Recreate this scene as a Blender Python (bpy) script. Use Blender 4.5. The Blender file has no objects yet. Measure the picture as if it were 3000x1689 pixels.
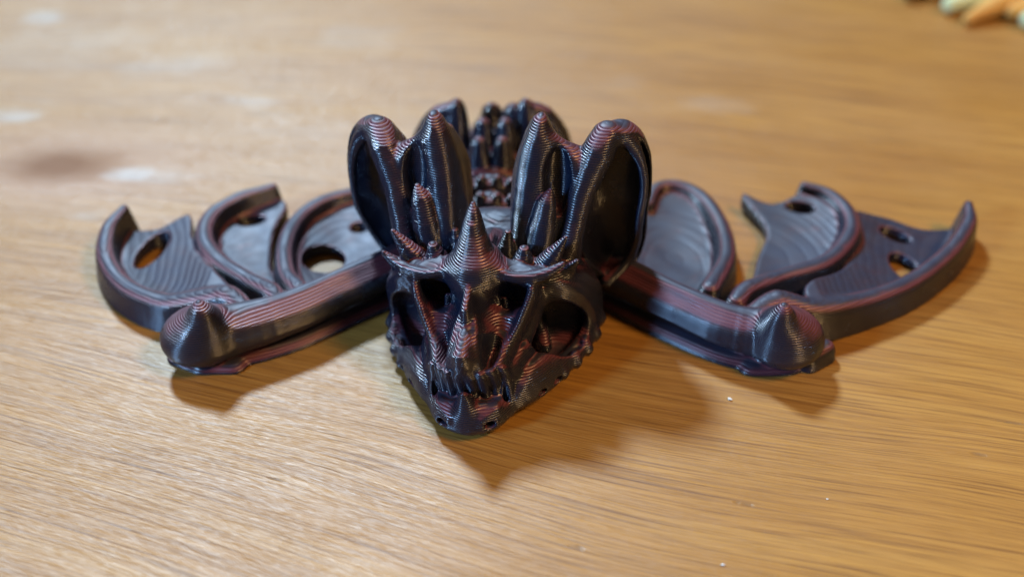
import bpy, math, random
import numpy as np
from mathutils import Vector, Matrix

random.seed(7); rng = np.random.default_rng(7)
S = bpy.context.scene
MM = 0.001                      # everything is modelled in millimetres

# ------------------------------------------------------------------ camera
PITCH = math.radians(38.0); DIST = 115.0
cam_d = bpy.data.cameras.new('camera'); cam = bpy.data.objects.new('camera', cam_d)
S.collection.objects.link(cam); S.camera = cam
cam_d.sensor_width = 36.0; cam_d.lens = 36.0*2640.0/2576.0
cam_d.clip_start = 0.004; cam_d.clip_end = 20.0
cam.location = (0, -DIST*math.cos(PITCH)*MM, DIST*math.sin(PITCH)*MM)
cam.rotation_euler = (math.pi/2-PITCH, 0, 0)
cam_d.dof.use_dof = True
cam_d.dof.focus_distance = 0.0960
cam_d.dof.aperture_fstop = 15.5
cam_d.dof.aperture_blades = 0

# ------------------------------------------------------------------ room light
W = bpy.data.worlds.new('World'); S.world = W; W.use_nodes = True
W.node_tree.nodes['Background'].inputs[0].default_value = (1.0, 0.72, 0.48, 1)
W.node_tree.nodes['Background'].inputs[1].default_value = 0.08

def area(name, direction, dist, size, power, col, target=(0, 0, 0), size_y=None):
    l = bpy.data.lights.new(name, 'AREA'); l.energy = power; l.color = col
    l.shape = 'RECTANGLE' if size_y else 'DISK'; l.size = size*MM
    if size_y: l.size_y = size_y*MM
    o = bpy.data.objects.new(name, l); S.collection.objects.link(o)
    d = Vector(direction).normalized()
    o.location = (Vector(target)+d*dist)*MM
    o.rotation_euler = d.to_track_quat('Z', 'Y').to_euler()
    return o
area('ceiling_panel', (-0.33, 0.80, 1.0), 1500, 200, 32.0, (0.57, 0.80, 1.0), (-6, -18, 0))
area('window_light', (-0.85, -0.62, 0.46), 560, 100, 2.9, (0.32, 0.61, 1.0))
area('warm_lamp', (0.70, -0.35, 1.0), 520, 110, 1.5, (1.0, 0.60, 0.24))

S.view_settings.view_transform = 'Standard'; S.view_settings.look = 'None'
S.view_settings.exposure = 0.0; S.view_settings.gamma = 1.0
S.view_settings.use_curve_mapping = False

# ------------------------------------------------------------------ node helpers
class NT:
    def __init__(s, name):
        s.m = bpy.data.materials.new(name); s.m.use_nodes = True
        s.t = s.m.node_tree; s.t.nodes.clear()
        s.out = s.t.nodes.new('ShaderNodeOutputMaterial')
        s.b = s.t.nodes.new('ShaderNodeBsdfPrincipled')
        s.t.links.new(s.b.outputs[0], s.out.inputs[0])
    def put(s, sock, v):
        if isinstance(v, bpy.types.NodeSocket): s.t.links.new(v, sock)
        else: sock.default_value = v
    def math(s, op, a, b=0.0, c=None, clamp=False):
        n = s.t.nodes.new('ShaderNodeMath'); n.operation = op; n.use_clamp = clamp
        s.put(n.inputs[0], a); s.put(n.inputs[1], b)
        if c is not None: s.put(n.inputs[2], c)
        return n.outputs[0]
    def comb(s, x, y, z):
        n = s.t.nodes.new('ShaderNodeCombineXYZ')
        for i, v in enumerate((x, y, z)): s.put(n.inputs[i], v)
        return n.outputs[0]
    def noise(s, vec, scale, detail=3.0, rough=0.55, dist=0.0):
        n = s.t.nodes.new('ShaderNodeTexNoise'); s.put(n.inputs['Vector'], vec)
        n.inputs['Scale'].default_value = scale; n.inputs['Detail'].default_value = detail
        n.inputs['Roughness'].default_value = rough; n.inputs['Distortion'].default_value = dist
        return n.outputs[0]
    def ramp(s, f, stops):
        n = s.t.nodes.new('ShaderNodeValToRGB'); s.put(n.inputs[0], f)
        el = n.color_ramp.elements
        while len(el) < len(stops): el.new(0.5)
        for e, (p, c) in zip(el, stops):
            e.position = p; e.color = c if len(c) == 4 else (*c, 1)
        return n.outputs[0]
    def map(s, v, a, b, c, d):
        n = s.t.nodes.new('ShaderNodeMapRange'); n.clamp = True
        s.put(n.inputs[0], v)
        for i, q in enumerate((a, b, c, d)): n.inputs[i+1].default_value = q
        return n.outputs[0]
    def mix(s, f, a, b, mode='MIX'):
        n = s.t.nodes.new('ShaderNodeMix'); n.data_type = 'RGBA'; n.blend_type = mode
        s.put(n.inputs[0], f)
        for i, v in ((6, a), (7, b)):
            s.put(n.inputs[i], v if isinstance(v, bpy.types.NodeSocket) or len(v) == 4 else (*v, 1))
        return n.outputs[2]
    def bump(s, h, strength, dist, normal=None):
        n = s.t.nodes.new('ShaderNodeBump'); n.inputs['Strength'].default_value = strength
        n.inputs['Distance'].default_value = dist; s.put(n.inputs['Height'], h)
        if normal is not None: s.put(n.inputs['Normal'], normal)
        return n.outputs[0]
    def sep(s, v):
        n = s.t.nodes.new('ShaderNodeSeparateXYZ'); s.put(n.inputs[0], v); return n.outputs
    def coord(s, which='Object'):
        n = s.t.nodes.new('ShaderNodeTexCoord'); return n.outputs[which]

# two-tone co-extruded filament: red and blue-black, with pink and cool sheen painted in by facing
def filament_material():
    t = NT('two_tone_silk_filament')
    co = t.coord('Object'); x, y, z = t.sep(co)
    wob = t.noise(co, 260.0, 2.0)
    zl = t.math('DIVIDE', t.math('ADD', z, t.math('MULTIPLY', t.math('SUBTRACT', wob, 0.5), 0.00006)), 0.000205)
    fr = t.math('FRACT', zl)
    c = t.math('SUBTRACT', t.math('MULTIPLY', fr, 2.0), 1.0)
    prof = t.math('SUBTRACT', 1.0, t.math('POWER', t.math('ABSOLUTE', c), 2.6))
    # slight unevenness from layer to layer
    fl = t.math('FLOOR', zl)
    jit = t.noise(t.comb(t.math('MULTIPLY', x, 120.0), t.math('MULTIPLY', y, 120.0), t.math('MULTIPLY', fl, 3.7)), 1.0, 1.0)
    h = t.math('ADD', prof, t.math('MULTIPLY', jit, 0.7))
    fine = t.noise(co, 3200.0, 2.0)
    h2 = t.math('ADD', h, t.math('MULTIPLY', fine, 0.10))
    g = t.t.nodes.new('ShaderNodeNewGeometry')
    nx, ny, nz = t.sep(g.outputs['Normal'])
    h2 = t.math('MULTIPLY', h2, t.map(nz, 0.80, 0.98, 1.0, 0.35))     # steps flatten out on top skins
    nrm = t.bump(h2, 1.0, 0.000066)
    # by normal: slopes redder, flats lilac, walls blue-black; part filament tone, part painted sheen
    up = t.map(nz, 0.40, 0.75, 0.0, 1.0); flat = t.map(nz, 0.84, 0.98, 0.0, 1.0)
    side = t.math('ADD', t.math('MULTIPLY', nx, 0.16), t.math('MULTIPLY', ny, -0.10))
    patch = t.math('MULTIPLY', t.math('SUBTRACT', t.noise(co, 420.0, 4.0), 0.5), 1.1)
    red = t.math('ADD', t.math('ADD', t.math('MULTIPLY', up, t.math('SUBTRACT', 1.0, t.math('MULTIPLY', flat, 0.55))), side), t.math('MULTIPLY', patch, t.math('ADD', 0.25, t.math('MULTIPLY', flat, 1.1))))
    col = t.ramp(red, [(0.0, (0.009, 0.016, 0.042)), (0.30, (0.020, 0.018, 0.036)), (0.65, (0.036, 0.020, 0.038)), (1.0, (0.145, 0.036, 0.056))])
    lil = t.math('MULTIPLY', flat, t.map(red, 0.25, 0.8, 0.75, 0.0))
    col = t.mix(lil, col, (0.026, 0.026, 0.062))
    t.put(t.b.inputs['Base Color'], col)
    t.b.inputs['Metallic'].default_value = 0.22
    # top skins are raked by the nozzle and scatter more than the flanks
    top = t.map(nz, 0.55, 0.95, 0.0, 0.30)
    t.put(t.b.inputs['Roughness'], t.math('ADD', top, t.map(t.noise(co, 500.0, 2.0), 0.3, 0.7, 0.18, 0.28)))
    t.b.inputs['Specular IOR Level'].default_value = 0.9
    t.put(t.b.inputs['Normal'], nrm)
    return t.m
FIL = filament_material()

def wood_material():
    t = NT('varnished_oak')
    co = t.coord('Object'); X, Y, Z = t.sep(co)
    mm = lambda s: t.math('MULTIPLY', s, 1000.0)
    x, y = mm(X), mm(Y)
    left = t.math('SMOOTH_MAX', t.math('MULTIPLY', x, -1.0), 0.0, 30.0)
    A = t.math('ADD', 1.0, t.math('MULTIPLY', left, 0.0050))
    wav = t.math('MULTIPLY', t.math('SUBTRACT', t.noise(t.comb(t.math('MULTIPLY', x, 0.010), t.math('MULTIPLY', y, 0.03), 0.0), 1.0, 2.0), 0.5), 9.0)
    q = t.math('ADD', t.math('ADD', t.math('MULTIPLY', t.math('SUBTRACT', y, 10.0), A), t.math('MULTIPLY', x, 0.25)), wav)
    # grain bends round the knot at the left
    kx = t.math('DIVIDE', t.math('ADD', x, 58.3), 9.0); ky = t.math('DIVIDE', t.math('ADD', t.math('SUBTRACT', y, 25.8), t.math('MULTIPLY', t.math('ADD', x, 58.3), 0.02)), 4.9)
    kr = t.math('SQRT', t.math('ADD', t.math('MULTIPLY', kx, kx), t.math('MULTIPLY', ky, ky)))
    def streak(fx, fq, seed, det=3.0, rough=0.6):
        return t.noise(t.comb(t.math('MULTIPLY', x, fx), t.math('MULTIPLY', q, fq), seed), 1.0, det, rough)
    s1 = streak(0.050, 2.7, 1.0, 4.0, 0.66)       # fine pores
    s2 = streak(0.014, 0.30, 7.0, 3.0)             # growth bands
    s3 = streak(0.010, 0.060, 3.0, 2.0)            # broad tone
    s4 = streak(0.13, 6.5, 9.0, 3.0)
    band = t.ramp(t.math('ADD', t.math('MULTIPLY', s2, 0.55), t.math('MULTIPLY', s3, 0.45)),
                  [(0.25, (0.35, 0.152, 0.026)), (0.5, (0.455, 0.216, 0.043)), (0.75, (0.53, 0.274, 0.063))])
    pore = t.ramp(s1, [(0.32, (0.50, 0.43, 0.35)), (0.47, (0.88, 0.85, 0.80)), (0.60, (1, 1, 1)), (0.8, (1.10, 1.12, 1.12))])
    col = t.mix(1.0, band, pore, 'MULTIPLY')
    line = t.ramp(streak(0.035, 1.7, 21.0, 3.0, 0.5), [(0.60, (1, 1, 1)), (0.70, (0.64, 0.55, 0.44)), (0.78, (0.52, 0.42, 0.32))])
    col = t.mix(0.85, col, line, 'MULTIPLY')
    col = t.mix(1.0, col, t.ramp(s4, [(0.33, (0.70, 0.66, 0.60)), (0.5, (1, 1, 1)), (0.7, (1.10, 1.12, 1.12))]), 'MULTIPLY')
    # knot
    kf = t.map(t.math('ADD', kr, t.math('MULTIPLY', t.noise(co, 120.0, 3.0), 0.5)), 0.55, 1.35, 1.0, 0.0)
    col = t.mix(kf, col, (0.035, 0.013, 0.010))
    halo = t.map(kr, 1.0, 2.8, 0.6, 0.0)
    col = t.mix(halo, col, (0.40, 0.19, 0.085))
    # pale scuffs and spill marks that lie on the varnish
    scr = None; n330 = t.math('ADD', t.math('SUBTRACT', t.noise(co, 160.0, 4.0), 0.5), t.math('MULTIPLY', t.math('SUBTRACT', s2, 0.5), 1.6)); n1500 = t.math('SUBTRACT', t.noise(co, 1500.0, 3.0), 0.5)
    for (mx, my, ax, ay, ang, f) in [(-48.6, 23.9, 3.6, 2.2, 0.2, 0.85), (-76.6, 71.8, 4.0, 3.0, -0.4, 0.7), (-68.7, 38.4, 3.5, 1.8, 0.3, 0.75),
                                      (-36.0, 42.0, 7.0, 3.0, -0.75, 0.34), (-51.5, 55.1, 9.0, 4.0, 0.3, 0.32), (-74.0, 38.5, 8.0, 3.5, 0.25, 0.45),
                                      (-24.0, 64.2, 8.0, 4.0, 0.1, 0.25), (-44.0, 23.5, 5.0, 2.4, 0.1, 0.40), (-51.4, 14.0, 2.2, 1.1, 0.1, 0.3),
                                      (29.5, 42.0, 7.0, 3.0, -0.2, 0.30), (-70, 60, 14, 9, 0.2, 0.22), (16, 48, 4, 3, 0.2, 0.18)]:
        ca, sa = math.cos(ang), math.sin(ang)
        dx = t.math('SUBTRACT', x, mx); dy = t.math('SUBTRACT', y, my)
        u = t.math('DIVIDE', t.math('ADD', t.math('MULTIPLY', dx, ca), t.math('MULTIPLY', dy, sa)), ax)
        v = t.math('DIVIDE', t.math('SUBTRACT', t.math('MULTIPLY', dy, ca), t.math('MULTIPLY', dx, sa)), ay)
        r = t.math('ADD', t.math('ADD', t.math('MULTIPLY', u, u), t.math('MULTIPLY', v, v)), t.math('MULTIPLY', n330, 2.6))
        e = t.map(r, -0.2, 1.3, f, 0.0)
        scr = e if scr is None else t.math('MAXIMUM', scr, e)
    col = t.mix(t.math('MULTIPLY', scr, 0.5), col, (0.58, 0.60, 0.60))
    # little pits with a dark mouth
    pit = None
    for (mx, my, ax, ay) in [(20.1, -30.3, 1.1, 0.20), (5.4, -35.0, 0.8, 0.30), (47.0, -20.5, 1.4, 0.22), (42.5, -24.5, 0.8, 0.30), (-21.0, -27.5, 0.9, 0.16)]:
        dx = t.math('SUBTRACT', x, mx); dy = t.math('ADD', t.math('SUBTRACT', y, my), t.math('MULTIPLY', dx, 0.25))
        u = t.math('DIVIDE', dx, ax); v = t.math('DIVIDE', dy, ay)
        r = t.math('ADD', t.math('ADD', t.math('MULTIPLY', u, u), t.math('MULTIPLY', v, v)), t.math('MULTIPLY', n1500, 1.6))
        e = t.map(r, 0.0, 1.0, 1.0, 0.0)
        pit = e if pit is None else t.math('MAXIMUM', pit, e)
    col = t.mix(t.math('MULTIPLY', pit, 0.55), col, (0.16, 0.085, 0.040))
    t.put(t.b.inputs['Base Color'], col)
    ro = t.math('ADD', t.map(s1, 0.3, 0.7, 0.46, 0.37), t.map(t.noise(co, 40.0, 3.0), 0.3, 0.7, -0.04, 0.06))
    t.put(t.b.inputs['Roughness'], t.math('ADD', t.math('SUBTRACT', ro, t.math('MULTIPLY', scr, 0.06)), t.math('MULTIPLY', kf, 0.25)))
    t.put(t.b.inputs['Specular IOR Level'], t.math('SUBTRACT', 0.80, t.math('MULTIPLY', kf, 0.45)))
    hh = t.math('ADD', t.math('ADD', t.math('MULTIPLY', s1, 1.0), t.math('MULTIPLY', s4, 0.45)), t.math('ADD', t.math('MULTIPLY', t.noise(co, 1400.0, 2.0), 0.12), t.math('MULTIPLY', pit, -0.5)))
    t.put(t.b.inputs['Normal'], t.bump(hh, 1.0, 0.00010))
    return t.m
WOOD = wood_material()

def plain(name, c0, c1, rough, scale=400.0):
    t = NT(name); co = t.coord('Object')
    t.put(t.b.inputs['Base Color'], t.mix(t.noise(co, scale, 3.0), c0, c1))
    t.b.inputs['Roughness'].default_value = rough
    t.put(t.b.inputs['Normal'], t.bump(t.noise(co, scale*3, 2.0), 0.4, 0.0002))
    return t.m

# ------------------------------------------------------------------ table
def mesh_obj(name, v, f, mat, parent=None):
    me = bpy.data.meshes.new(name); me.from_pydata([tuple(p) for p in v], [], f); me.update()
    me.materials.append(mat)
    o = bpy.data.objects.new(name, me); S.collection.objects.link(o)
    if parent: o.parent = parent
    return o
x0, x1, y0, y1, zt, zb = -.45, .45, -.30, .50, 0.0, -.025
tb = mesh_obj('tabletop', [(x0,y0,zt),(x1,y0,zt),(x1,y1,zt),(x0,y1,zt),(x0,y0,zb),(x1,y0,zb),(x1,y1,zb),(x0,y1,zb)],
              [(0,1,2,3),(7,6,5,4),(0,4,5,1),(1,5,6,2),(2,6,7,3),(3,7,4,0)], WOOD)
tb['kind'] = 'structure'

# ------------------------------------------------------------------ distance-field sculpting
def smin(a, b, k):
    if k <= 0: return np.minimum(a, b)
    h = np.clip(0.5+0.5*(b-a)/k, 0, 1)
    return b*(1-h)+a*h-k*h*(1-h)
def catmull(P, n=6, closed=False):
    P = np.asarray(P, np.float32)
    if len(P) == 2 and not closed:
        s = np.linspace(0, 1, n+1, dtype=np.float32)[:, None]; return P[0]*(1-s)+P[1]*s
    Q = np.vstack([P[-1], P, P[0], P[1]]) if closed else np.vstack([2*P[0]-P[1], P, 2*P[-1]-P[-2]])
    out = []
    for i in range(1, len(Q)-2):
        for s in np.arange(n)/n:
            a, b, c, d = Q[i-1], Q[i], Q[i+1], Q[i+2]
            out.append(0.5*(2*b+(c-a)*s+(2*a-5*b+4*c-d)*s*s+(3*b-a-3*c+d)*s**3))
    out.append(Q[-2])
    return np.array(out, np.float32)
class Field:
    def __init__(s, lo, hi, h):
        s.lo = np.array(lo, np.float32); s.h = h
        s.n = np.ceil((np.array(hi)-s.lo)/h).astype(int)+1
        s.ax = [s.lo[i]+h*np.arange(s.n[i], dtype=np.float32) for i in range(3)]
        s.D = np.full(s.n, 4.0, np.float32); s.L = np.zeros(s.n, np.int16)
    def win(s, a, b, m):
        sl = []
        for i in range(3):
            i0 = int(np.clip(math.floor((a[i]-m-s.lo[i])/s.h), 0, s.n[i])); i1 = int(np.clip(math.ceil((b[i]+m-s.lo[i])/s.h)+1, 0, s.n[i]))
            if i1-i0 < 1: return None, None
            sl.append(slice(i0, i1))
        g = [s.ax[0][sl[0]][:, None, None], s.ax[1][sl[1]][None, :, None], s.ax[2][sl[2]][None, None, :]]
        return tuple(sl), g
    def put(s, fn, a, b, lab, k, op):
        m = k+0.9 if op == 'add' else k+0.4
        sl, g = s.win(a, b, m)
        if sl is None: return
        d = fn(*g); cur = s.D[sl]
        if op == 'add':
            s.L[sl] = np.where(d < cur, lab, s.L[sl]); s.D[sl] = smin(cur, d, k)
        else:
            s.D[sl] = -smin(-cur, d, k)
    def tube(s, P, R, lab=0, k=0.4, op='add', n=6, closed=False, flat=None):
        R = np.asarray(R, np.float32)
        if closed:
            C = catmull(P, n, True); Rr = np.interp(np.linspace(0, len(R), len(C)), np.arange(len(R)+1), np.append(R, R[0]))
        else:
            C = catmull(P, n); Rr = np.interp(np.linspace(0, len(R)-1, len(C)), np.arange(len(R)), R)
        rm = Rr.max()
        def fn(x, y, z):
            best = None
            for i in range(len(C)-1):
                a, b = C[i], C[i+1]; ba = b-a; l2 = float(ba@ba)+1e-9
                px, py, pz = x-a[0], y-a[1], z-a[2]
                t = np.clip((px*ba[0]+py*ba[1]+pz*ba[2])/l2, 0, 1)
                wx, wy, wz = px-t*ba[0], py-t*ba[1], pz-t*ba[2]
                q = wx*wx+wy*wy+wz*wz
                if flat is not None:
                    nv, sc = flat; nv = np.asarray(nv, float); nv = nv/np.linalg.norm(nv)
                    dn = wx*nv[0]+wy*nv[1]+wz*nv[2]
                    q = q+dn*dn*(sc*sc-1)
                d = np.sqrt(q)-(Rr[i]+t*(Rr[i+1]-Rr[i]))
                best = d if best is None else np.minimum(best, d)
            return best.astype(np.float32)
        s.put(fn, C.min(0)-rm, C.max(0)+rm, lab, k, op)
    def ell(s, c, r, lab=0, k=0.6, op='add', rot=None):
        c = np.asarray(c, np.float32); r = np.asarray(r, np.float32)
        M = np.eye(3, dtype=np.float32) if rot is None else np.asarray(rot, np.float32)   # rows: local axes
        def fn(x, y, z):
            px, py, pz = x-c[0], y-c[1], z-c[2]
            k0 = k1 = 0
            for i in range(3):
                u = px*M[i][0]+py*M[i][1]+pz*M[i][2]
                k0 = k0+(u/r[i])**2; k1 = k1+(u/(r[i]*r[i]))**2
            k0 = np.sqrt(k0); k1 = np.sqrt(k1)+1e-6
            return (k0*(k0-1)/k1).astype(np.float32)
        e = np.sqrt(((M*r[:, None])**2).sum(0))
        s.put(fn, c-e, c+e, lab, k, op)
    def poly2d(s, pts):
        P = np.asarray(pts, np.float32); x = s.ax[0][:, None]; y = s.ax[1][None, :]
        d = np.full((s.n[0], s.n[1]), 1e9, np.float32); sg = np.ones_like(d)
        for i in range(len(P)):
            a, b = P[i], P[i-1]; e = b-a; wx, wy = x-a[0], y-a[1]
            t = np.clip((wx*e[0]+wy*e[1])/(e@e), 0, 1)
            bx, by = wx-e[0]*t, wy-e[1]*t
            d = np.minimum(d, bx*bx+by*by)
            c1 = y >= a[1]; c2 = y < b[1]; c3 = (e[0]*wy > e[1]*wx)
            flip = (c1 & c2 & c3) | (~c1 & ~c2 & ~c3)
            sg = np.where(flip, -sg, sg)
        return sg*np.sqrt(d)
    def slab(s, pts, ztop, lab=0, k=0.5, rnd=0.4, zbot=-1.0, smooth=True):
        """prism over a closed outline; ztop may be a function of x, y"""
        if smooth: pts = catmull(pts, 5, True)[:-1]
        d2 = s.poly2d(pts)
        zt = ztop(s.ax[0][:, None], s.ax[1][None, :]) if callable(ztop) else np.full((s.n[0], s.n[1]), ztop, np.float32)
        z = s.ax[2][None, None, :]
        zb = zbot(s.ax[0][:, None], s.ax[1][None, :])[:, :, None] if callable(zbot) else zbot
        a = d2[:, :, None]+rnd; b = np.maximum(z-zt[:, :, None], zb-z)+rnd
        d = np.minimum(np.maximum(a, b), 0)+np.sqrt(np.maximum(a, 0)**2+np.maximum(b, 0)**2)-rnd
        s.L = np.where(d < s.D, lab, s.L); s.D = smin(s.D, d.astype(np.float32), k)
    def rib(s, P, R, H, lab=0, k=0.5, n=6, lean=0.0):
        """a wall with a rounded crest along a path lying on the table"""
        C = catmull(P, n); tt = np.linspace(0, len(R)-1, len(C))
        Rr = np.interp(tt, np.arange(len(R)), R); Hh = np.interp(tt, np.arange(len(H)), H)
        lo = np.array([*(C.min(0)-max(R)), 0]); hi = np.array([*(C.max(0)+max(R)), max(H)])
        def fn(x, y, z):
            best = None
            for i in range(len(C)-1):
                a, b = C[i], C[i+1]; ba = b-a; l2 = float(ba@ba)+1e-9
                px, py = x-a[0], y-a[1]
                t = np.clip((px*ba[0]+py*ba[1])/l2, 0, 1)
                wx, wy = px-t*ba[0], py-t*ba[1]
                r = Rr[i]+t*(Rr[i+1]-Rr[i]); hh = Hh[i]+t*(Hh[i+1]-Hh[i])
                dz = np.maximum(z-(hh-r), 0)
                d = np.sqrt(wx*wx+wy*wy+dz*dz)-r*0.86-0.17*np.clip(hh-r-z, 0, 4)
                best = d if best is None else np.minimum(best, d)
            return best.astype(np.float32)
        s.put(fn, lo, hi, lab, k, 'add')
    def blade(s, pts, yc, half, lab, k, rnd=0.9, fat=0.6, xr=6.0):
        """a leaf drawn in x, z and given thickness along y about the sheet y = yc(z)"""
        P = catmull(pts, 6, True)[:-1]
        def fn(x, y, z):
            d = np.full((x.shape[0], 1, z.shape[2]), 1e9, np.float32); sg = np.ones_like(d)
            for i in range(len(P)):
                a, b = P[i], P[i-1]; e = b-a; wx, wy = x-a[0], z-a[1]
                t = np.clip((wx*e[0]+wy*e[1])/(e@e), 0, 1)
                bx, by = wx-e[0]*t, wy-e[1]*t
                d = np.minimum(d, bx*bx+by*by)
                c1 = z >= a[1]; c2 = z < b[1]; c3 = (e[0]*wy > e[1]*wx)
                sg = np.where((c1 & c2 & c3) | (~c1 & ~c2 & ~c3), -sg, sg)
            d2 = sg*np.sqrt(d)
            th = half+fat*(1-np.exp(-np.maximum(-d2, 0)/1.4))
            a = d2+rnd; b = np.abs(y-yc(x, z))-th+rnd
            return (np.minimum(np.maximum(a, b), 0)+np.sqrt(np.maximum(a, 0)**2+np.maximum(b, 0)**2)-rnd).astype(np.float32)
        lo = (P[:, 0].min(), -8, P[:, 1].min()); hi = (P[:, 0].max(), 8, P[:, 1].max())
        s.put(fn, lo, hi, lab, k, 'add')
    def mirror_x(s):
        D = np.concatenate([s.D[:0:-1], s.D], 0); L = np.concatenate([s.L[:0:-1]+500, s.L], 0)
        s.D, s.L = D, L; s.lo = np.array([-s.ax[0][-1], s.lo[1], s.lo[2]], np.float32); s.n = np.array(D.shape)
        s.ax[0] = s.lo[0]+s.h*np.arange(s.n[0], dtype=np.float32)
    def wrinkle(s, amp, freq, seed):
        r = np.random.default_rng(seed)
        x, y, z = s.ax[0][:, None, None], s.ax[1][None, :, None], s.ax[2][None, None, :]
        for i in range(5):
            f = freq*(1+0.45*i); a = amp/(1+0.5*i)
            k = r.normal(size=(3, 3)); k /= np.linalg.norm(k, axis=1)[:, None]; ph = r.uniform(0, 6.28, 3)
            w = 1.0
            for j in range(2): w = w*np.sin(f*(k[j][0]*x+k[j][1]*y+k[j][2]*z)+ph[j]).astype(np.float32)
            s.D = s.D+a*w
    def floor_cut(s, z0=0.0):
        s.D = np.maximum(s.D, (z0-s.ax[2])[None, None, :].astype(np.float32))
    def extract(s):
        D, h = s.D, s.h; nx, ny, nz = D.shape
        ins = D < 0
        cnt = np.zeros((nx-1, ny-1, nz-1), np.int8)
        for dx in (0, 1):
            for dy in (0, 1):
                for dz in (0, 1): cnt += ins[dx:nx-1+dx, dy:ny-1+dy, dz:nz-1+dz]
        act = (cnt > 0) & (cnt < 8)
        I, J, K = np.nonzero(act)
        idx = np.full(act.shape, -1, np.int64); idx[I, J, K] = np.arange(len(I))
        pos = np.zeros((len(I), 3), np.float32); num = np.zeros(len(I), np.float32)
        for axis in range(3):
            o = [a for a in range(3) if a != axis]
            for p in (0, 1):
                for q in (0, 1):
                    da = [0, 0, 0]; da[o[0]] = p; da[o[1]] = q; db = list(da); db[axis] = 1
                    a = D[I+da[0], J+da[1], K+da[2]]; b = D[I+db[0], J+db[1], K+db[2]]
                    m = (a < 0) != (b < 0); t = np.where(m, a/(a-b+1e-12), 0)
                    c = np.tile(np.array(da, np.float32), (len(I), 1)); c[:, axis] = t
                    pos += c*m[:, None]; num += m
        pos /= num[:, None]
        G = np.stack([I, J, K], 1).astype(np.float32)+pos
        def samp(A, g):
            g = np.clip(g, 0, np.array(A.shape)-1.001); i = g.astype(int); f = g-i; r = 0
            for dx in (0, 1):
                for dy in (0, 1):
                    for dz in (0, 1):
                        w = (f[:, 0] if dx else 1-f[:, 0])*(f[:, 1] if dy else 1-f[:, 1])*(f[:, 2] if dz else 1-f[:, 2])
                        r = r+w*A[i[:, 0]+dx, i[:, 1]+dy, i[:, 2]+dz]
            return r
        def grad(g, e):
            out = np.zeros((len(g), 3), np.float32)
            for a in range(3):
                d = np.zeros(3, np.float32); d[a] = e
                out[:, a] = samp(D, g+d)-samp(D, g-d)
            return out/(2*e*h)
        g1 = grad(G, 0.5); l2 = (g1*g1).sum(1)+1e-4
        step = np.clip(samp(D, G)/l2, -0.4*h, 0.4*h)
        G = G-g1*step[:, None]/h
        N = grad(G, 1.0); N /= np.linalg.norm(N, axis=1)[:, None]+1e-9
        V = s.lo+G*h
        lab = s.L[np.clip(np.rint(G[:, 0]).astype(int), 0, nx-1), np.clip(np.rint(G[:, 1]).astype(int), 0, ny-1), np.clip(np.rint(G[:, 2]).astype(int), 0, nz-1)]
        quads = []
        for axis in range(3):
            b, c = (axis+1) % 3, (axis+2) % 3
            sa = [slice(None)]*3; sb = [slice(None)]*3
            sa[axis] = slice(0, -1); sb[axis] = slice(1, None)
            A, B = ins[tuple(sa)], ins[tuple(sb)]
            P = np.argwhere(A != B)
            ok = (P[:, b] > 0) & (P[:, c] > 0) & (P[:, b] < D.shape[b]-1) & (P[:, c] < D.shape[c]-1)
            P = P[ok]; fl = A[tuple(P.T)]
            def cell(ob, oc):
                Q = P.copy(); Q[:, b] += ob; Q[:, c] += oc; return idx[tuple(Q.T)]
            q = np.stack([cell(-1, -1), cell(0, -1), cell(0, 0), cell(-1, 0)], 1)
            q[~fl] = q[~fl][:, ::-1]
            quads.append(q)
        Q = np.concatenate(quads); Q = Q[(Q >= 0).all(1)]
        # majority-ish face label, cleaned of single stray cells
        fl = lab[Q]; fl.sort(axis=1); fl = fl[:, 1]
        return V, N, Q, fl

def build(name, V, N, Q, sel, mat, parent, warp=None):
    q = Q[sel]
    if len(q) < 6: return None
    u, inv = np.unique(q, return_inverse=True); inv = inv.reshape(q.shape)
    v = V[u]*MM
    me = bpy.data.meshes.new(name)
    me.vertices.add(len(u)); me.vertices.foreach_set('co', v.astype(np.float32).ravel())
    me.loops.add(inv.size); me.loops.foreach_set('vertex_index', inv.ravel().astype(np.int32))
    me.polygons.add(len(q)); me.polygons.foreach_set('loop_start', np.arange(0, inv.size, 4, dtype=np.int32))
    me.update(calc_edges=True); me.validate()
    me.polygons.foreach_set('use_smooth', np.ones(len(me.polygons), bool))
    me.normals_split_custom_set_from_vertices(N[u].tolist())
    me.materials.append(mat)
    o = bpy.data.objects.new(name, me); S.collection.objects.link(o); o.parent = parent
    return o

dragon = bpy.data.objects.new('dragon_figurine', None); S.collection.objects.link(dragon)
dragon.empty_display_size = 0.01
dragon['label'] = 'dark red and blue 3D printed skull dragon with spread wings lying on the table'
dragon['category'] = 'figurine'

# ================================================================== the head (x >= 0 half, then mirrored)
SK, JAW, EAR, HORN, SMALL, CREST, BROW, BSP, NAS, FANG, CHORN, RIM, MASK = 1, 2, 3, 4, 5, 6, 7, 8, 9, 10, 11, 12, 13
F = Field((0, -25.2, -0.5), (18, 8.5, 22.5), 0.125)
def sym(p): return p+[(-a, b) for a, b in p[::-1]]
f32 = lambda a: np.asarray(a, np.float32)
# lower jaw: chin on the table, the cheeks lifted a little behind it
F.slab(sym([(1.2, -23.2), (2.9, -22.2), (4.2, -20.4), (5.7, -18.4), (7.8, -16.0), (9.7, -13.2), (10.7, -10.0), (10.7, -6.0), (9.2, -1.5), (5, 2.0)]),
       lambda x, y: f32(2.9+0.10*np.clip(y+20, -3, 18)+0*x), JAW, 0.3, 1.6, lambda x, y: f32(0.05*np.clip(y+20.5, 0, 9)+0.085*np.clip(np.abs(x)-3.5, 0, 8)))
F.ell((0, -20.8, 1.9), (3.7, 2.5, 1.95), JAW, 0.8)
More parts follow.
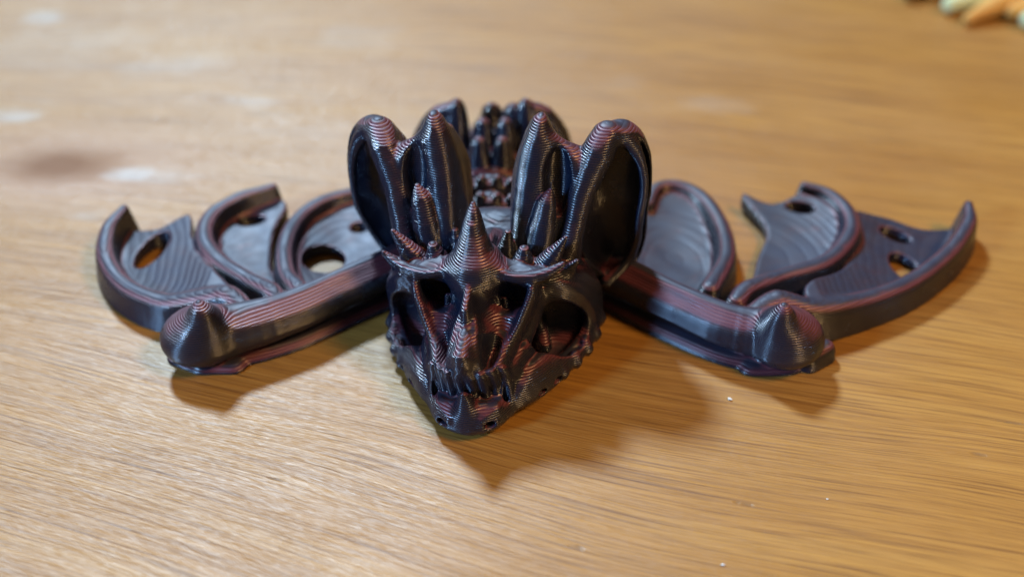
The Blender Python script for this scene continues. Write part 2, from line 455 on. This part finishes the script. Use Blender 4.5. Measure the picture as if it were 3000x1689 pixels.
# cranium, cheek and snout
F.ell((0, -3.5, 5.2), (8.4, 6.8, 3.1), SK, 1.0)
F.ell((7.6, -6.9, 4.4), (3.2, 5.0, 3.9), SK, 1.0)
F.ell((5.8, -16.5, 2.6), (1.3, 3.9, 2.0), SK, 1.3, rot=[(.87, -.5, 0), (.5, .87, 0), (0, 0, 1)])
F.tube([(0, -9, 6.3), (0, -13.5, 5.2), (0, -17.5, 4.4), (0, -19.4, 4.2)], [4.4, 3.4, 2.4, 1.7], SK, 0.6, flat=((0, .35, .94), 1.35))
F.tube([(4.9, -14.9, 4.5), (4.1, -17.0, 4.1), (3.4, -18.8, 4.1)], [0.9, 0.95, 0.9], SK, 0.6)
# side openings of the cheeks
F.ell((6.9, -12.4, 4.5), (3.7, 2.6, 2.9), 0, 0.3, 'sub', rot=[(.78, .6, .15), (-.6, .79, 0), (-.13, -.1, .98)])
F.tube([(4.4, -9.8, 5.6), (5.2, -11.2, 4.0), (5.7, -12.4, 2.6)], [0.7, 0.75, 0.8], SK, 0.4)
# the face mask: a shovel-shaped plate sloping down to the teeth
def mtop(x, y): return f32(8.85+0.42*(y+9.5)+0.022*np.clip(-y-12, 0, 8)**2+0*x)
F.slab(sym([(1.6, -20.3), (3.0, -19.3), (3.5, -17.2), (4.5, -14.6), (5.6, -12.2), (6.05, -10.4), (5.9, -8.8), (3, -7.5)]),
       mtop, MASK, 0.25, 0.55, lambda x, y: mtop(x, y)-2.3)
# wide scoops each side of the nose, deep orbits under the brow
F.ell((2.95, -12.5, 8.65), (2.35, 4.4, 1.25), 0, 0.5, 'sub', rot=[(1, .05, 0), (-.05, .91, .39), (0, -.40, .92)])
F.ell((3.95, -10.5, 7.9), (1.6, 1.25, 1.65), 0, 0.35, 'sub', rot=[(.98, .1, .15), (-.1, 1, 0), (-.15, 0, 1)])
F.ell((3.35, -11.7, 8.1), (1.75, 1.7, 1.25), 0, 0.6, 'sub')
F.ell((2.35, -17.4, 6.55), (0.72, 2.5, 0.95), 0, 0.35, 'sub', rot=[(1, -.12, 0), (.12, .93, .36), (0, -.36, .93)])
F.tube([(0, -21.4, 3.85), (2.2, -20.9, 3.7), (3.4, -19.6, 3.7)], [0.62, 0.6, 0.4], 0, 0.25, 'sub')
F.ell((0, -21.9, 4.6), (2.4, 0.9, 1.2), 0, 0.3, 'sub')
# forehead running up into the crest spike
F.tube([(0, -8.3, 9.2), (0, -10.2, 8.6), (0, -12.4, 7.4)], [2.3, 1.5, 1.0], SK, 0.7, flat=((0, -.3, .95), 1.3))
for i, xx in enumerate((1.45, 2.15, 2.85)):
    F.tube([(xx, -11.2, 7.3), (xx+.1, -12.3, 6.45)], [0.34, 0.40], SK, 0.15, n=2)
# rims: mask edge and cheek opening
F.tube([(4.3, -16.0, 4.6), (3.6, -18.2, 4.4)], [0.85, 0.85], SK, 0.5, n=3)
F.tube([(5.75, -9.6, 8.75), (5.75, -11.2, 8.0), (4.85, -13.6, 6.9), (3.8, -16.2, 5.95), (3.15, -18.6, 5.3)], [0.50, 0.45, 0.42, 0.42, 0.45], RIM, 0.45)
F.tube([(9.9, -9.3, 4.9), (9.2, -8.8, 6.7), (7.2, -9.2, 7.6), (5.5, -12.0, 6.2), (4.5, -15.2, 4.4), (5.2, -15.9, 2.8), (7.4, -13.9, 2.2), (9.2, -11.2, 3.0)], [0.42]*8, RIM, 0.8, closed=True)
# brow ridge with hooked ends, ledge behind it
F.tube([(0, -9.3, 9.9), (1.9, -9.6, 9.55), (3.9, -10.0, 9.1), (5.7, -9.8, 8.95), (7.2, -9.3, 9.15), (8.7, -8.8, 9.9)], [1.0, 0.62, 0.50, 0.55, 0.58, 0.26], BROW, 0.4)
F.tube([(1.5, -8.5, 8.6), (4.0, -8.8, 8.3), (6.2, -8.4, 8.1), (8.2, -7.2, 7.2)], [1.1, 0.9, 1.0, 1.2], SK, 0.5)
# crest spike in the middle of the brow
F.tube([(0, -9.0, 8.6), (0, -8.8, 10.2), (0, -8.1, 12.2), (0, -7.4, 14.2), (0, -7.1, 15.3)], [3.1, 2.15, 1.35, 0.80, 0.34], CREST, 0.8)
F.tube([(0, -10.0, 9.2), (0, -9.5, 11.2), (0, -8.4, 13.6)], [0.7, 0.6, 0.3], CREST, 0.5, n=3)
F.tube([(2.3, -9.3, 9.2), (1.35, -8.8, 10.3), (0.85, -8.2, 12.2)], [0.45, 0.45, 0.3], CREST, 0.5, n=4)
# nasal crest: a sharp upper keel, then a fluted lower boss
F.tube([(0, -10.9, 9.5), (0, -12.4, 8.75), (0, -14.2, 7.9), (0, -15.2, 7.2)], [0.30, 0.50, 0.68, 0.5], NAS, 0.22, flat=((1, 0, 0), 1.2))
F.tube([(0, -14.8, 6.8), (0, -16.6, 6.3), (0, -18.9, 5.7), (0, -19.8, 5.5)], [0.8, 1.30, 1.50, 1.05], NAS, 0.45)
F.tube([(0.70, -14.3, 7.5), (1.0, -16.4, 7.0), (1.25, -18.9, 6.05), (1.2, -19.9, 5.5)], [0.24, 0.42, 0.5, 0.4], NAS, 0.32)
F.tube([(3.2, -15.4, 5.5), (2.7, -17.8, 5.3), (2.2, -19.9, 4.9)], [0.5, 0.55, 0.5], NAS, 0.6)
# teeth of the upper jaw
for i, (tx, ty, tl) in enumerate([(0.55, -20.7, 3.2), (1.55, -20.5, 3.4), (2.4, -19.95, 3.3)]):
    F.tube([(tx, ty+.25, 5.3), (tx, ty, 4.4), (tx+.03, ty-.1, tl)], [0.56, 0.54, 0.40], 20+i, 0.25, n=3)
F.tube([(3.2, -19.0, 5.0), (3.4, -19.7, 3.4), (3.75, -20.35, 1.7), (3.8, -20.6, 0.9)], [0.74, 0.70, 0.44, 0.16], FANG, 0.15, n=4)
F.ell((3.35, -20.25, 3.3), (0.24, 0.35, 1.35), 0, 0.1, 'sub')
# chin horn, foramina with raised lips
F.tube([(0, -22.0, 1.7), (0, -22.1, 2.9), (0, -22.1, 4.0), (0, -22.05, 4.6)], [1.55, 1.15, 0.66, 0.26], CHORN, 0.4, n=4)
F.tube([(2.2+.62*math.cos(a), -22.3-.12*math.cos(a), 1.7+.5*math.sin(a)) for a in np.arange(6)*math.pi/3], [0.24]*6, JAW, 0.25, closed=True, n=3)
F.ell((2.2, -22.4, 1.7), (0.52, 1.3, 0.40), 0, 0.12, 'sub')
F.tube([(1.5, -22.9, 2.2), (2.6, -21.6, 2.7)], [0.3, 0.5], JAW, 0.4, n=3)
# ridged side teeth along the back of the jaw, small foramina before them
for i, (tx, ty, z0, z1, r) in enumerate([(8.1, -15.4, 1.3, 2.5, .38), (9.1, -13.8, 1.4, 2.8, .44), (9.9, -12.0, 1.5, 3.0, .50), (10.4, -10.0, 1.7, 3.3, .58), (10.6, -7.6, 1.8, 3.6, .60)]):
    F.tube([(tx-.25, ty+.2, z1), (tx+.12, ty-.05, (z0+z1)/2), (tx, ty+.05, z0)], [r*.8, r, r*.6], 30+i, 0.4, n=3)
for (tx, ty, tz) in [(6.3, -18.0, 1.8), (7.6, -16.4, 1.8)]:
    F.ell((tx, ty, tz), (0.5, 0.6, 0.45), 0, 0.15, 'sub')
# brow spikes and lumps behind the brow
F.tube([(6.2, -6.9, 7.6), (7.4, -6.8, 9.4), (8.7, -6.6, 11.4)], [1.4, 0.95, 0.26], BSP, 0.35, n=4)
F.tube([(4.2, -7.0, 7.6), (4.6, -7.0, 9.9)], [1.5, 0.62], BSP, 0.35, n=3)
F.tube([(8.0, -7.6, 7.4), (9.8, -7.3, 9.2)], [1.0, 0.26], BSP, 0.4, n=3)
F.tube([(2.4, -5.6, 8.4), (2.7, -5.2, 10.6)], [1.1, 0.42], BSP, 0.35, n=3)
F.tube([(0, -7.6, 9.0), (0, -5.0, 8.6), (0, -2.0, 7.9)], [0.9, 0.8, 0.9], SK, 0.5, n=4)
# ears: a deep cup with a thick inner fold
la = np.array([2.6, 4.6, 13.6]); la /= np.linalg.norm(la)
op = np.array([0.50, -0.86, 0.05]); op -= la*(op@la); op /= np.linalg.norm(op)
wa = np.cross(la, op)
ER = [la, op, wa]
ec = np.array([11.9, 1.5, 10.6])
E = Field(tuple(F.lo), (18, 8.5, 22.5), 0.125)
E.ell(ec, (8.3, 3.8, 4.5), EAR, 0, rot=ER)
E.ell(ec+op*2.1-la*0.1, (7.6, 4.2, 3.95), 0, 0.4, 'sub', rot=ER)
E.ell(ec+op*3.7, (10, 2.2, 6.0), 0, 0.4, 'sub', rot=ER)
F.L = np.where(E.D < F.D, EAR, F.L); F.D = smin(F.D, E.D, 0.8)
F.tube([(11.8, 2.3, 17.4), (11.0, 1.0, 16.2), (9.7, -0.9, 13.2), (9.0, -2.6, 10.4), (8.5, -4.0, 8.4), (7.6, -5.0, 6.8)], [1.60, 1.70, 1.42, 1.25, 1.20, 1.3], EAR, 0.4)
F.tube([(12.0, 2.4, 17.6), (13.8, 2.7, 16.9), (15.2, 2.5, 14.4), (15.6, 1.8, 11.4), (14.9, 0.6, 7.9), (13.1, -0.8, 4.9), (10.8, -2.4, 3.2)], [1.25, 0.90, 0.52, 0.42, 0.40, 0.46, 0.7], EAR, 0.4)
# large blade horns beside the ears: a thick leaf, hollowed on its outer front side
Hn = Field(tuple(F.lo), (18, 8.5, 22.5), 0.125)
Hn.blade([(3.0, 5.0), (2.3, 8.5), (2.3, 12.5), (3.0, 16.2), (4.3, 19.0), (5.5, 20.3), (6.3, 19.2), (7.6, 17.9), (9.4, 16.9), (10.4, 15.6), (9.6, 11.5), (8.4, 7.0), (6, 4.5)],
         lambda x, z: -3.3+0.36*(z-7)+0.05*(x-6)**2, 0.95, HORN, 0.3)
Hn.tube([(5.4, 1.0, 19.4), (4.9, -0.3, 17.0), (4.3, -2.0, 13.2), (3.9, -3.8, 9.4), (3.8, -4.4, 7.0)], [0.5, 0.9, 1.15, 1.25, 1.3], HORN, 1.6)
Hn.tube([(4.6, 2.4, 17.6), (3.9, 2.2, 14.0), (3.8, 0.4, 9.0)], [0.8, 1.4, 1.6], HORN, 1.2)
Hn.ell((7.3, -1.3, 14.4), (1.3, 1.2, 3.4), 0, 0.8, 'sub', rot=[(1, 0, 0), (0, .94, -.34), (0, .34, .94)])
F.L = np.where(Hn.D < F.D, HORN, F.L); F.D = smin(F.D, Hn.D, 0.35)
# small leaf-shaped horns in front of them
F.tube([(5.2, -4.9, 7.6), (5.9, -4.1, 10.4), (6.4, -3.3, 12.8), (6.8, -2.9, 14.3)], [1.55, 1.50, 1.05, 0.30], SMALL, 0.22, flat=((0.5, .85, 0), 1.15))
# occiput
F.ell((0, 1.5, 5.6), (6.5, 3.5, 2.8), SK, 0.8)
F.mirror_x()
F.wrinkle(0.030, 0.9, 3); F.wrinkle(0.010, 3.1, 8)
F.floor_cut(0.03)
V, N, Q, FL = F.extract()
roll = math.radians(4.2); cr, sr = math.cos(roll), math.sin(roll)
def tilt(P, o): return np.stack([P[:, 0]*cr-(P[:, 2]-o)*sr, P[:, 1], o+(P[:, 2]-o)*cr+P[:, 0]*sr], 1)
yaw = math.radians(10.0); cy, sy = math.cos(yaw), math.sin(yaw)
def turn(P): return np.stack([P[:, 0]*cy+P[:, 1]*sy, -P[:, 0]*sy+P[:, 1]*cy, P[:, 2]], 1)
def pose(V, N=None):
    # stand the face upright: everything above the jaw leans forward and gains height;
    # then the head is tilted to its side and looks slightly off-axis
    V = V.copy(); z = V[:, 2].copy()
    u = np.clip((z-3.8)/5.8, 0, 1); tl = 6.0*u*u*(3-2*u); td = 6.0*6*u*(1-u)/5.8
    V[:, 0] *= 1-0.010*tl; V[:, 1] -= 0.79*tl; V[:, 2] += 0.58*tl-0.08*np.clip(z-10, 0, 20)
    V = turn(tilt(V, 3.0)); V[:, 0] += -0.35
    if N is None: return V
    N = N.copy(); N[:, 2] = (N[:, 2]+0.79*td*N[:, 1])/(1+0.58*td); N /= np.linalg.norm(N, axis=1)[:, None]
    return V, turn(tilt(N, 0.0))
V, N = pose(V, N); lift = 0.02-V[:, 2].min(); V[:, 2] += lift
def grp(*labs): return np.isin(FL, labs)
skull = build('skull', V, N, Q, grp(SK, SK+500, 0, 500), FIL, dragon)
jaw = build('lower_jaw', V, N, Q, grp(JAW, JAW+500), FIL, dragon)
hornlet = build('small_horn', V, N, Q, grp(SMALL), FIL, dragon); build('small_horn', V, N, Q, grp(SMALL+500), FIL, dragon)
wt = pose(np.array([[6.8, -2.9, 14.2]]))[0]; wt[2] += lift
T_ = Field(wt-1.2, wt+np.array([1.4, 1.2, 2.2]), 0.05)
T_.tube([wt, wt+np.array([.10, -.02, .45]), wt+np.array([.05, 0, .8]), wt+np.array([.28, .1, 1.25])], [0.20, 0.09, 0.055, 0.03], 1, 0, n=4)
v_, n_, q_, l_ = T_.extract(); build('plastic_wisp', v_, n_, q_, l_ > -1, FIL, hornlet)
for name, lab, par in [('ear', EAR, dragon), ('horn', HORN, dragon), ('eye_socket_rim', RIM, skull), ('brow_spike', BSP, skull), ('fang', FANG, skull)]:
    for side in (0, 500): build(name, V, N, Q, grp(lab+side), FIL, par)
for name, lab, par in [('face_mask', MASK, skull), ('crest_spike', CREST, skull), ('brow_ridge', BROW, skull), ('nasal_ridge', NAS, skull), ('chin_horn', CHORN, jaw)]:
    build(name, V, N, Q, grp(lab, lab+500), FIL, par)
for i in range(3):
    for side in (0, 500): build('tooth', V, N, Q, grp(20+i+side), FIL, skull)
for i in range(5):
    for side in (0, 500): build('jaw_tooth', V, N, Q, grp(30+i+side), FIL, jaw)

# ================================================================== neck, back and tail
B = Field((-14, 2.5, -0.4), (11, 42, 13.5), 0.19)
cx = -2.5
# overlapping back plates, each one with a pair of knobs or spines
segs = [(5.6, 8.4, 4.2), (9.2, 8.4, 4.8), (13.8, 7.0, 6.2), (18.6, 6.6, 6.8), (24.0, 5.9, 5.6), (28.6, 4.4, 4.0), (32.2, 3.1, 3.0), (35.2, 2.2, 2.2)]
for i, (yy, zz, ww) in enumerate(segs):
    B.ell((cx, yy+0.6, 0.6), (ww, 2.7, zz-0.6), 1+i, 0.25)
    B.tube([(cx-ww*.75, yy-.9, zz*.55), (cx-ww*.45, yy-1.1, zz*.86), (cx, yy-1.2, zz*.97), (cx+ww*.45, yy-1.1, zz*.86), (cx+ww*.75, yy-.9, zz*.55)], [0.7, 0.8, 0.85, 0.8, 0.7], 1+i, 0.3)
for yy, zt in [(4.6, 9.2), (8.0, 9.2)]:
    i = 0 if yy < 6 else 1
    for k, dx in enumerate((-2.4, -0.85, 0.85, 2.4)):
        B.tube([(cx+dx, yy+.3, zt-2.4), (cx+dx, yy-.05, zt-(.15 if abs(dx) < 1 else .5))], [0.90, 0.58], 20+10*i+k, 0.35, n=2)
for i, (yy, xa, xb, zt) in enumerate([(13.6, -3.75, -1.1, 10.9), (18.4, -3.4, -0.8, 10.7), (24.0, -2.5, 0.2, 9.6)]):
    for k, xx in enumerate((xa, xb)):
        B.tube([(xx*.9+cx*.1, yy+.6, 4.5), (xx, yy+.4, 8.0), (xx, yy-.1, zt-.9), (xx, yy-.2, zt)], [1.35, 1.38, 1.0, 0.45], 50+10*i+k, 0.2, n=4)
# shoulder horns, broad and hooked
for k, sg in enumerate((-1, 1)):
    c0 = cx+sg*4.1
    B.tube([(c0+sg*.4, 21.0, 2.5), (c0+sg*.3, 20.4, 7.5), (c0, 20.0, 10.8), (c0-.05*sg, 19.8, 12.2)], [2.4, 1.9, 1.25, 0.55], 80+k, 0.3, n=5)
    B.tube([(c0, 19.9, 11.6), (c0+sg*2.2, 20.3, 10.2), (c0+sg*4.2, 21.0, 6.8), (c0+sg*4.6, 21.4, 2.6)], [0.7, 1.15, 1.25, 1.4], 80+k, 0.4, n=5)
B.tube([(cx-8, 8, 1.6), (cx-4, 9, 2.6), (cx+4, 9, 2.6), (cx+8, 8, 1.6)], [1.6, 2.6, 2.6, 1.6], 90, 0.5)
B.floor_cut(0.03); B.wrinkle(0.04, 1.6, 5)
V, N, Q, FL = B.extract()
plates = []
for i in range(len(segs)):
    o = build('back_plate', V, N, Q, np.isin(FL, [1+i] + ([90, 0] if i == 1 else [])), FIL, dragon); plates.append(o)
for i in range(2):
    for k in range(4): build('plate_knob', V, N, Q, FL == 20+10*i+k, FIL, plates[i])
for i in range(3):
    for k in range(2): build('spine', V, N, Q, FL == 50+10*i+k, FIL, plates[2+i])
for k in range(2): build('shoulder_horn', V, N, Q, FL == 80+k, FIL, dragon)

# ================================================================== wings
def make_wing(side):
    R = side == 'right'
    if R: W_ = Field((7.0, -18.5, -0.6), (57, 20, 10), 0.2)
    else: W_ = Field((-50.5, -18.5, -0.6), (-6.0, 18.5, 10), 0.2)
    ARM, ELB, F1, M1, F2, M2, F3, M3 = 1, 2, 3, 4, 5, 6, 7, 8
    if R:
        arm = [(8.0, -0.5), (12.5, -4.2), (17.0, -8.0), (22.0, -11.2), (27.4, -12.2)]; elb = (27.0, -12.0); tip = (25.9, -12.9)
        lobe = [(29.6, -12.6), (31.3, -11.4)]
        r1 = [(16.0, 12.4), (17.2, 15.3), (19.8, 15.9), (22.5, 13.2), (23.8, 7.0), (23.2, 1.0), (20.6, -4.6)]
        r2 = [(34.8, 15.2), (37.3, 13.4), (38.6, 10.0), (37.8, 5.5), (34.0, 0.6), (28.4, -2.3), (24.6, -4.6), (23.0, -6.6)]
        r3 = [(23.8, -9.2), (27.0, -7.2), (31.1, -7.5), (37.0, -5.4), (42.6, -2.2), (48.0, 2.6), (51.6, 7.4), (52.6, 10.6)]
        m1 = [(15.6, 13), (17.2, 15.4), (20, 15.6), (22.4, 13.0), (23.6, 7), (22.9, .8), (20.4, -5.0), (14, -3.4), (11.8, 1.5), (13.4, 8)]
        m2 = [(27.5, 15.4), (30.8, 13.5), (34.6, 14.7), (37.2, 13), (38.2, 10), (37.4, 5.6), (33.8, .8), (28, -2.2), (25.6, -2.6), (27.3, 3.6), (29.3, 9.2)]
        m3 = [(39.0, 11.4), (43.4, 11.2), (47.6, 9.6), (51.4, 9.6), (50.6, 5.2), (47, 1.0), (42, -3.0), (36.6, -5.8), (31, -7.2), (30.5, -4.4), (35.2, -.6), (38.0, 3.6), (39.0, 7.6)]
        holes = [((43.9, 7.9), (1.75, 1.05), -.45), ((43.4, 2.0), (1.6, 2.5), .15), ((33.9, 12.3), (1.6, .8), -.45)]
    else:
        arm = [(-8.5, 1.6), (-12.5, -1.4), (-17.4, -5.2), (-23.2, -9.4), (-30.6, -12.2)]; elb = (-30.9, -11.7); tip = (-29.9, -12.5)
        lobe = [(-33.0, -11.5), (-33.6, -10.4)]
        r1 = [(-15.0, 15.0), (-18.7, 14.4), (-22.2, 12.4), (-24.5, 9.0), (-25.1, 3.8), (-24.0, -1.6), (-22.2, -4.6)]
        r2 = [(-28.4, 14.8), (-32.0, 12.6), (-34.4, 9.3), (-34.2, 4.7), (-31.6, .6), (-28.0, -2.6), (-25.0, -5.2), (-23.9, -6.6)]
        r3 = [(-44.4, 9.6), (-45.2, 6.1), (-44.2, 1.4), (-40.8, -3.2), (-36.1, -6.0), (-32.5, -6.2), (-29.2, -6.4), (-26.4, -8.8)]
        m1 = [(-15, 14.6), (-18.7, 14.2), (-22.0, 12.2), (-24.3, 9.0), (-24.9, 3.8), (-23.9, -1.8), (-21.6, -5.0), (-16, -2.6), (-11.5, 1.0), (-10.5, 8)]
        m2 = [(-28.4, 14.5), (-31.8, 12.4), (-34.1, 9.2), (-33.9, 4.7), (-31.4, .6), (-28, -2.4), (-25.0, -4.8), (-25.4, -2.2), (-26.8, 3), (-27.4, 9), (-26.6, 13.2)]
        m3 = [(-44.2, 8.0), (-40.3, 8.4), (-37.3, 10.2), (-36.0, 6), (-34.6, 2.4), (-30.6, -2.8), (-28.6, -5.8), (-33, -6.2), (-36.1, -5.9), (-40.4, -3.4), (-43.8, 1.2)]
        holes = [((-40.2, 4.4), (1.55, 3.1), -.22), ((-30.4, 10.6), (1.6, .8), .35), ((-21.0, 3.6), (2.3, 2.4), .3), ((-17.6, 9.4), (1.0, .8), .1)]
    def top(z0, gx, gy, x0, y0, cup, fr, ph):
        return lambda x, y: np.clip(z0+gx*(x-x0)+gy*(y-y0)+cup*(((x-x0)/6)**2+((y-y0)/8)**2)+0.02*np.sin(fr*(x*0.8+y*.6)+ph+1.2*np.sin(.5*y)), 0.7, 4.0).astype(np.float32)
    sx = 1 if R else -1
    W_.slab(m1, top(1.3, 0.02*sx, 0.055, sx*18.5, 5.5, 0.75, 1.3, 0), M1, 0.2, 0.35, 0.25)
    W_.slab(m2, top(1.5, 0.08*sx, 0.045, sx*31, 6.0, 0.55, 0.9, 1), M2, 0.2, 0.35, 0.25)
    W_.slab(m3, top(1.6, -0.16*sx, 0.030, sx*42.5, 2.0, 0.22, 0.7, 2), M3, 0.2, 0.35, 0.25)
    for (hx, hy), (ax, ay), an in holes:
        ca, sa = math.cos(an), math.sin(an)
        W_.ell((hx, hy, 1.5), (ax, ay, 9.0), 0, 0.35, 'sub', rot=[(ca, sa, 0), (-sa, ca, 0), (0, 0, 1)])
    W_.rib(r1, [0.75, 0.95, 1.1, 1.2, 1.25, 1.25, 1.4], [3.5, 3.9, 4.0, 3.9, 3.9, 4.1, 4.6], F1, 0.55)
    if R: rr2, hh2 = [0.75, 1.05, 1.25, 1.35, 1.35, 1.25, 1.4, 1.3], [4.2, 4.3, 4.2, 4.2, 4.1, 4.2, 4.6, 4.4]
    else: rr2, hh2 = [0.75, 1.05, 1.25, 1.35, 1.35, 1.25, 1.4, 1.3], [4.2, 4.3, 4.2, 4.2, 4.1, 4.2, 4.8, 4.4]
    W_.rib(r2, rr2, hh2, F2, 0.5)
    if R: W_.rib(r3, [1.3, 1.75, 1.7, 1.5, 1.4, 1.3, 1.1, 0.65], [4.6, 5.3, 4.4, 3.8, 3.7, 3.9, 4.4, 4.5], F3, 0.5)
    else: W_.rib(r3, [0.65, 1.1, 1.3, 1.4, 1.5, 1.7, 1.75, 1.3], [4.6, 4.5, 3.9, 3.7, 3.8, 4.5, 5.3, 4.6], F3, 0.5)
    # upper arm: a foot plate, a waist and a rounded bar above it
    W_.rib(arm, [2.3, 2.3, 2.2, 2.5, 3.2], [1.5, 1.5, 1.4, 1.4, 1.4], ARM, 0.2)
    W_.tube([(p[0], p[1]+.30, z) for p, z in zip(arm, (3.4, 3.5, 3.4, 3.3, 3.3))], [1.9, 1.75, 1.65, 1.95, 2.8], ARM, 0.35)
    W_.tube([(p[0]+.2*sx, p[1]+.9, z) for p, z in zip(arm, (5.1, 5.2, 5.1, 4.9, 4.4))], [0.7, 0.75, 0.75, 0.8, 1.1], ARM, 1.0)
    # knuckle: a bulging knob that overhangs its foot, drawn up into a nub
    W_.ell((elb[0], elb[1]-.2, 3.3), (3.75, 3.45, 2.75), ELB, 0.6)
    W_.tube([(elb[0]*.5+tip[0]*.5, elb[1]*.5+tip[1]*.5, 4.4), (tip[0], tip[1], 6.0), (tip[0], tip[1]-.1, 7.2), (tip[0], tip[1], 7.9)], [2.3, 1.65, 0.95, 0.42], ELB, 1.3, n=5)
    W_.rib(lobe, [1.3, 1.35], [2.2, 2.4], ARM, 0.3, n=3)
    W_.rib([(elb[0]-3*sx, elb[1]-.7), (elb[0], elb[1]-.5), (elb[0]+2.4*sx, elb[1]+.5)], [2.9, 3.5, 2.7], [1.2, 1.2, 1.2], ARM, 0.2, n=4)
    W_.wrinkle(0.02, 0.6, 11 if R else 12)
    W_.floor_cut(0.03)
    V, N, Q, FL = W_.extract()
    w = build('wing', V, N, Q, np.isin(FL, [ARM, 0]), FIL, dragon)
    build('elbow_spike', V, N, Q, FL == ELB, FIL, w)
    for a in (F1, F2, F3): build('wing_finger', V, N, Q, FL == a, FIL, w)
    for a in (M1, M2, M3): build('wing_membrane', V, N, Q, FL == a, FIL, w)
make_wing('right'); make_wing('left')

# ================================================================== soft toy at the far corner
toy = bpy.data.objects.new('soft_toy', None); S.collection.objects.link(toy); toy.location = (0.080, 0.075, 0)
toy['label'] = 'blurred orange and cream rounded lobes at the far right corner of the table'
toy['category'] = 'soft toy'
ORANGE = plain('orange_plush', (0.62, 0.30, 0.06), (0.75, 0.42, 0.12), 0.8)
CREAM = plain('cream_plush', (0.58, 0.62, 0.30), (0.74, 0.80, 0.52), 0.8)
DARK = plain('dark_plush', (0.05, 0.03, 0.012), (0.10, 0.06, 0.025), 0.9)
def lobe_obj(name, P, Rr, mat):
    P = np.array(P); T = Field(P.min(0)-max(Rr)-1, P.max(0)+max(Rr)+1, 0.3)
    T.tube(P, Rr, 1, 0); V, N, Q, FL = T.extract(); V = V-np.array([80, 75, 0])
    return build(name, V, N, Q, FL > -1, mat, toy)
lobe_obj('toe', [(73.0, 68.6, 1.2), (78, 71.6, 2.0), (84, 75, 2.6), (90, 79, 3)], [0.8, 1.6, 1.7, 1.6], ORANGE)
lobe_obj('toe', [(71.6, 73.2, 1.6), (77, 75.6, 2.2), (84, 78.6, 2.8), (90, 82, 3)], [1.3, 1.7, 1.7, 1.6], CREAM)
lobe_obj('toe', [(80.8, 70.6, 1.6), (86, 72.6, 2.2), (92, 75, 2.8)], [1.1, 1.7, 1.8], ORANGE)
lobe_obj('toe', [(82.2, 66.9, 1.8), (87, 68.2, 2.0), (92, 70.0, 2.2)], [1.5, 1.8, 1.8], CREAM)
lobe_obj('toe', [(70.5, 78.4, 1.5), (78, 80.6, 2.0), (86, 83, 2.4)], [0.9, 1.4, 1.6], ORANGE)
lobe_obj('foot_pad', [(66.5, 78.5, 1.4), (74, 82, 2.0), (88, 85, 2.4)], [1.0, 1.7, 2.2], DARK)

# ================================================================== crumbs on the table
CR = plain('white_crumb', (0.75, 0.74, 0.70), (0.9, 0.9, 0.88), 0.5, 3000)
def crumb(x, y, r, label):
    n = 14; v = rng.normal(size=(n, 3)); v /= np.linalg.norm(v, axis=1)[:, None]; v *= rng.uniform(.65, 1, n)[:, None]*r*MM*np.array([1.3, .7, .5])
    import bmesh
    bm = bmesh.new()
    for p in v: bm.verts.new(p)
    bmesh.ops.convex_hull(bm, input=bm.verts[:]); me = bpy.data.meshes.new('crumb'); bm.to_mesh(me); bm.free(); me.materials.append(CR)
    o = bpy.data.objects.new('crumb', me); S.collection.objects.link(o)
    o.location = (x*MM, y*MM, -v[:, 2].min()+0.00001)
    o['label'] = label; o['category'] = 'crumb'; o['group'] = 'white crumbs on the table'
crumb(21.1, -17.4, 0.33, 'white flake on the table just in front of the right wing')
crumb(17.3, -36.8, 0.20, 'tiny white speck near the bottom edge of the picture')
crumb(27.5, -29.8, 0.12, 'tiny white speck on the bare wood at lower right')
